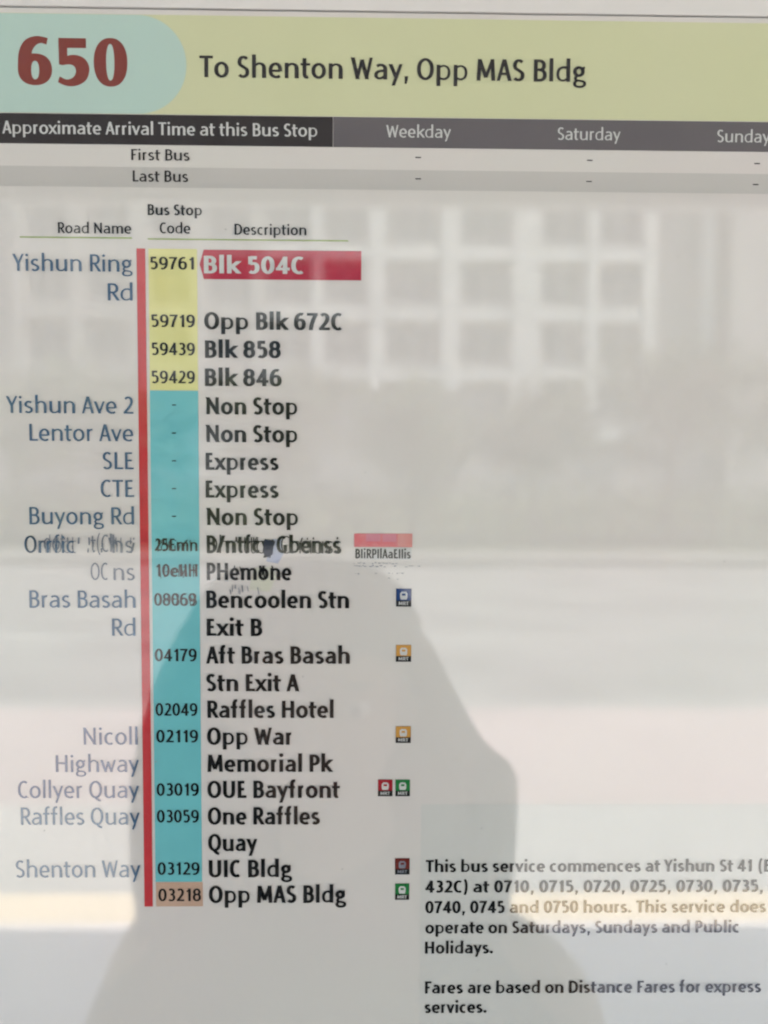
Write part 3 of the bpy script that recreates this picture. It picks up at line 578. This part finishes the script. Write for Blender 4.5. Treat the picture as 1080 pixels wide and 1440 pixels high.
# ------------------------------------------------------------------ trees and hedge
M_bark = mat('bark', (.10, .075, .05), .9, noise=(8, .7, (.07, .05, .035)))
M_leaf = mat('foliage', (.06, .08, .035), .7, noise=(1.5, .9, (.085, .10, .05)))
def tree(x, y, h, rad, seed, label):
    r = random.Random(seed)
    root = empty('tree', (x, y, -.01), label, 'tree', 'small trees across the road')
    V = []; F = []
    def limb(p, q, r0, r1):
        b = len(V); d = (q-p).normalized(); s = d.orthogonal().normalized(); c = d.cross(s)
        for (o, rr) in ((p, r0), ((p+q)/2, (r0+r1)/2), (q, r1)):
            for k in range(7):
                a = math.tau*k/7; V.append(o+(s*math.cos(a)+c*math.sin(a))*rr)
        for j in range(2):
            for k in range(7): F.append((b+j*7+k, b+j*7+(k+1) % 7, b+j*7+7+(k+1) % 7, b+j*7+7+k))
    top = Vector((r.uniform(-.1, .1), r.uniform(-.1, .1), h*.45)); limb(Vector((0, 0, 0)), top, .11, .07)
    ends = []
    for k in range(6):
        a = math.tau*k/6+r.random(); e = top+Vector((math.cos(a)*rad*.55, math.sin(a)*rad*.55, h*r.uniform(.1, .4))); limb(top, e, .05, .02); ends.append(e)
    obj('trunk', mesh('trunk', V, F, True), M_bark, root)
    cl = [(Vector((r.gauss(0, rad*.42), r.gauss(0, rad*.42), h*r.uniform(.42, .88))), rad*r.uniform(.25, .5)) for _ in range(16)]+[(e, rad*.4) for e in ends]
    V = []; F = []
    for i in range(2600):
        c, q = r.choice(cl); d = Vector((r.gauss(0, 1), r.gauss(0, 1), r.gauss(0, .8))).normalized()*q*r.random()**.4
        p = c+d; s = r.uniform(.05, .11); n = Vector((r.gauss(0, 1), r.gauss(0, 1), r.gauss(0, 1)+.6)).normalized(); a = n.orthogonal().normalized()*s; c2 = n.cross(a)*.6
        b = len(V); V += [p-a, p-c2, p+a, p+c2]; F.append((b, b+1, b+2, b+3))
    obj('crown', mesh('crown', V, F), M_leaf, root)
for i, (x, y, h, rad) in enumerate([(-7.6, -17, 4.0, 1.7), (-4.6, -16, 3.4, 1.5), (-1.9, -17.5, 3.9, 1.6), (.9, -16.2, 3.5, 1.5), (3.5, -17, 3.6, 1.5), (6.2, -16.4, 4.3, 1.7), (9.0, -17.5, 4.8, 1.9)]):
    tree(x, y, h, rad, 30+i, ['small leafy tree at the far left end of the row behind the hedge', 'low leafy tree, second from the left in the row behind the hedge', 'leafy tree third from the left in the row behind the hedge',
         'low leafy tree in the middle of the row behind the hedge', 'low leafy tree just right of the middle of the row', 'taller leafy tree, second from the right end of the row', 'tallest broad leafy tree at the right end of the row'][i])
r = random.Random(9); V = []; F = []
for i in range(14000):
    p = Vector((r.uniform(-14, 14), -15.0-r.random()*.9, r.random()**.8*(1.15+.15*math.sin(i)))); s = r.uniform(.04, .09)
    n = Vector((r.gauss(0, 1), r.gauss(0, 1), r.gauss(0, 1)+.6)).normalized(); a = n.orthogonal().normalized()*s; c2 = n.cross(a)*.6
    b = len(V); V += [p-a, p-c2, p+a, p+c2]; F.append((b, b+1, b+2, b+3))
HG = empty('hedge', (0, -15.4, 0), 'long clipped green hedge along the far pavement', 'hedge')
obj('foliage', mesh('hedge', [(v.x, v.y+15.4, v.z) for v in V], F), M_leaf, HG)
tag(obj('stems', boxes('hs', [(x-.03, -.03, -.01, x+.03, .03, .8) for x in [q*.5-13.8 for q in range(56)]]), M_bark, HG), kind='stuff')

# ------------------------------------------------------------------ the person reading the timetable (seen as the dark shape in the glass)
M_skin = mat('skin', (.40, .25, .18), .55, noise=(14, .4, (.36, .21, .15)))
M_hair = mat('dark_hair', (.016, .012, .010), .5, noise=(60, .6, (.03, .022, .018)))
M_top = mat('dark_blouse', (.035, .034, .042), .85, noise=(30, .6, (.05, .048, .056)))
M_trou = mat('dark_trousers', (.02, .022, .03), .85, noise=(30, .6, (.03, .032, .04)))
M_shoe = mat('shoe', (.02, .02, .02), .5)
px, py = -.045, -.47
PE = empty('person', (px, py, 0), 'person with long dark hair in a dark blouse and trousers standing before the timetable', 'person')
def tube(nodes, seg=18):
    """closed, smoothly tapering limb through (point, radius or (rx, ry)) nodes"""
    P = [Vector(n[0]) for n in nodes]; R = [n[1] if isinstance(n[1], tuple) else (n[1], n[1]) for n in nodes]
    pts = []; rad = []
    for i in range(len(P)-1):
        p0, p1, p2, p3 = P[max(i-1, 0)], P[i], P[i+1], P[min(i+2, len(P)-1)]
        for k in range(5):
            t = k/5; pts.append(.5*(2*p1+(p2-p0)*t+(2*p0-5*p1+4*p2-p3)*t*t+(3*p1-p0-3*p2+p3)*t**3))
            u = t*t*(3-2*t); rad.append(tuple(R[i][j]*(1-u)+R[i+1][j]*u for j in (0, 1)))
    pts.append(P[-1]); rad.append(R[-1])
    d0, d1 = (pts[0]-pts[1]).normalized(), (pts[-1]-pts[-2]).normalized(); m0, m1 = min(rad[0]), min(rad[-1])
    for f in (.5, .87, .99): pts.insert(0, P[0]+d0*m0*f); q = math.sqrt(1-f*f); rad.insert(0, (R[0][0]*q, R[0][1]*q)); pts.append(P[-1]+d1*m1*f); rad.append((R[-1][0]*q, R[-1][1]*q))
    V = []; F = []; ref = Vector((1, 0, 0)) if abs((P[-1]-P[0]).normalized().x) < .85 else Vector((0, 0, 1))
    for i, p in enumerate(pts):
        t = (pts[min(i+1, len(pts)-1)]-pts[max(i-1, 0)]).normalized(); u = (ref-t*ref.dot(t)).normalized(); w_ = t.cross(u)
        for k in range(seg):
            a = math.tau*k/seg; V.append(p+u*math.cos(a)*rad[i][0]+w_*math.sin(a)*rad[i][1])
    n = len(pts)
    for i in range(n-1):
        for k in range(seg): F.append((i*seg+k, i*seg+(k+1) % seg, (i+1)*seg+(k+1) % seg, (i+1)*seg+k))
    F.append(tuple(range(seg))[::-1]); F.append(tuple((n-1)*seg+k for k in range(seg)))
    me = mesh('tube', V, F, True); bm = bmesh.new(); bm.from_mesh(me); bmesh.ops.recalc_face_normals(bm, faces=bm.faces); bm.to_mesh(me); bm.free()
    return me
def merge(meshes, voxel, name):
    bm = bmesh.new()
    for m_ in meshes: bm.from_mesh(m_)
    me = bpy.data.meshes.new(name); bm.to_mesh(me); bm.free(); o = bpy.data.objects.new(name, me); COL.objects.link(o)
    rm = o.modifiers.new('r', 'REMESH'); rm.mode = 'VOXEL'; rm.voxel_size = voxel; rm.use_smooth_shade = True
    dg = bpy.context.evaluated_depsgraph_get(); out = bpy.data.meshes.new_from_object(o.evaluated_get(dg)); bpy.data.objects.remove(o)
    bm = bmesh.new(); bm.from_mesh(out); bm.verts.ensure_lookup_table(); seen = set(); comps = []   # keep the outer skin only
    for v in bm.verts:
        if v.index in seen: continue
        st = [v]; seen.add(v.index); c = []
        while st:
            q = st.pop(); c.append(q)
            for e in q.link_edges:
                n_ = e.other_vert(q)
                if n_.index not in seen: seen.add(n_.index); st.append(n_)
        comps.append(c)
    comps.sort(key=len); print('BODY', [len(c) for c in comps][-8:], len(comps))
    for c in comps[:-1]: bmesh.ops.delete(bm, geom=c, context='VERTS')
    bm.to_mesh(out); bm.free()
    return out
def ball(c, r, seg=24):
    bm = bmesh.new(); bmesh.ops.create_uvsphere(bm, u_segments=seg, v_segments=seg//2, radius=1)
    bmesh.ops.scale(bm, vec=r, verts=bm.verts); bmesh.ops.translate(bm, vec=c, verts=bm.verts)
    me = bpy.data.meshes.new('ball'); bm.to_mesh(me); bm.free(); return me
SHX = .03                                        # shoulders sit a little to the right of the head
def T(x, y, z): return (SHX+x, y, z)
parts = [tube([(T(0, 0, .80), (.15, .11)), (T(0, 0, .96), (.12, .09)), (T(0, -.01, 1.08), (.14, .095)), (T(-.003, -.015, 1.15), (.11, .075)), (T(-.012, -.01, 1.20), (.052, .050)), ((0, 0, 1.30), .046)])]
for s in (-1, 1):
    dz = .04 if s > 0 else .0
    parts.append(tube([(T(s*.09, -.01, 1.15-dz*.6), .045), (T(s*.165, -.01, 1.115-dz), .046), (T(s*.205, .0, 1.00-dz), .040), (T(s*.215, .012, .905), .036), (T(s*.17, .10, .895), .034), (T(s*.09, .19, .93), (.022, .024))]))
    parts.append(tube([(T(s*.07, 0, .82), .095), (T(s*.082, .004, .64), .072), (T(s*.085, .004, .45), .052), (T(s*.087, -.012, .32), .054), (T(s*.09, -.02, .10), .034)]))
    parts.append(tube([(T(s*.09, -.035, .045), .032), (T(s*.092, .03, .04), .034), (T(s*.096, .13, .027), (.036, .02))]))
hc = Vector((0, .005, 1.365))
parts += [ball(hc, (.074, .092, .098)), ball(hc+Vector((0, .028, -.045)), (.055, .060, .062)), ball(hc+Vector((0, .092, -.012)), (.009, .012, .024)), ball(hc+Vector((0, .094, -.026)), (.0145, .012, .009)),
          ball(hc+Vector((-.075, 0, -.01)), (.010, .018, .030)), ball(hc+Vector((.075, 0, -.01)), (.010, .018, .030)), ball(hc+Vector((0, .066, -.084)), (.024, .018, .018))]
for s in (-1, 1):                                # palms and fingers, hands held loosely in front of the waist
    w0 = Vector(T(s*.09, .185, .93)); d = Vector((-s*.35, .75, .35)).normalized(); up = Vector((0, 0, 1)); perp = (up-d*up.dot(d)).normalized(); side = Vector((-s, 0, 0)); side = (side-d*side.dot(d)).normalized()
    for k in range(4): o_ = perp*(.026-.0175*k); parts.append(tube([(w0+o_*.55, .014), (w0+d*.04+o_*.9, .0125), (w0+d*.082+o_, .0105)], 12))
    for k, ln in enumerate((.066, .075, .070, .055)):
        st = w0+d*.082+perp*(.026-.0175*k); q1 = st+(d+side*.15).normalized()*ln*.42; q2 = q1+(d*.75+side*.6).normalized()*ln*.33; q3 = q2+(d*.3+side*.9).normalized()*ln*.25
        parts.append(tube([(st-d*.012, .0098), (q1, .0088), (q2, .0082), (q3, .0068)], 12))
    th = w0+d*.025+perp*.020; parts.append(tube([(th, .013), (th+perp*.030+d*.022+side*.006, .0105), (th+perp*.038+d*.052+side*.014, .0085)], 12))
obj('body', merge(parts, .005, 'body'), M_skin, PE)
for s in (-1, 1):
    e = obj('eye', ball(hc+Vector((s*.030, .0765, .002)), (.012, .0115, .0065), 16), mat('eye_white', (.7, .7, .68), .3), PE)
    obj('iris', ball(hc+Vector((s*.030, .0865, .002)), (.0050, .0025, .0050), 12), mat('iris', (.03, .018, .01), .2), e)
    obj('eyebrow', ball(hc+Vector((s*.031, .0815, .020)), (.016, .006, .0025), 12), M_hair, PE)
obj('mouth', ball(hc+Vector((0, .0845, -.052)), (.020, .0055, .0058), 16), mat('lips', (.36, .12, .11), .5), PE)
# blouse, trousers, shoes
cl = [tube([(T(0, 0, .74), (.160, .112)), (T(0, 0, .84), (.152, .106)), (T(0, 0, .96), (.132, .098)), (T(0, -.01, 1.08), (.152, .108)), (T(-.003, -.015, 1.145), (.122, .088)), (T(-.008, -.012, 1.19), (.066, .060))])]
for s in (-1, 1):
    dz = .04 if s > 0 else .0
    cl.append(tube([(T(s*.09, -.01, 1.145-dz*.9), .058), (T(s*.155, -.01, 1.10-dz*1.3), .058), (T(s*.200, .0, 1.00-dz), .056), (T(s*.217, .012, .90), .050), (T(s*.17, .10, .895), .045), (T(s*.125, .15, .912), .040)]))
obj('blouse', merge(cl, .007, 'blouse'), M_top, PE)
cl = [tube([(T(0, 0, .86), (.14, .105)), (T(0, 0, .76), (.155, .115))])]
for s in (-1, 1): cl.append(tube([(T(s*.075, 0, .78), .098), (T(s*.084, .004, .60), .082), (T(s*.088, 0, .40), .068), (T(s*.09, -.015, .10), .056)]))
obj('trousers', merge(cl, .007, 'trousers'), M_trou, PE)
for s in (-1, 1):
    obj('shoe', tube([(T(s*.09, -.045, .042), (.038, .040)), (T(s*.093, .04, .038), (.042, .036)), (T(s*.098, .14, .028), (.040, .026))]), M_shoe, PE)
# hair: long, falling over the shoulders; open at the face
prof = HAIR
V = []; F = []; nA = 72; r = random.Random(3); rid = [(r.uniform(.96, 1.04), r.uniform(.97, 1.03)) for _ in range(nA)]
rows_ = []
ZS = [1.468-(1.468-1.13)*i/40 for i in range(41)]
def prof_at(z):
    for (a, b) in zip(prof, prof[1:]):
        if a[0] >= z >= b[0]:
            t_ = (a[0]-z)/(a[0]-b[0]); return [a[k]+(b[k]-a[k])*t_ for k in range(4)]
    return prof[-1]
for z in ZS:
    _, xl, xr, dp = prof_at(z); row = []
    cx_, hw = (xl+xr)/2, (xr-xl)/2
    opening = 0 if z > 1.425 else min(1, (1.425-z)/.03)*math.radians(58)
    for k in range(nA+1):
        a = math.pi/2+opening+(math.tau-2*opening)*k/nA
        m_ = rid[k % nA][0]*(1+.018*math.sin(k*2.1+z*9))
        yy = math.sin(a)*dp*m_; yy = yy if yy < 0 else yy*.95
        row.append(len(V)); V.append((cx_+math.cos(a)*hw*m_-px, yy-.005, z))
    rows_.append(row)
tp = len(V); V.append(((prof[0][1]+prof[0][2])/2-px, 0, 1.4705))
for k in range(nA): F.append((tp, rows_[0][k], rows_[0][k+1]))
for a, b in zip(rows_, rows_[1:]):
    for k in range(nA): F.append((a[k], b[k], b[k+1], a[k+1]))
ho = obj('hair', mesh('hair', V, F, True), M_hair, PE)
so = ho.modifiers.new('thick', 'SOLIDIFY'); so.thickness = .012; so.offset = -1
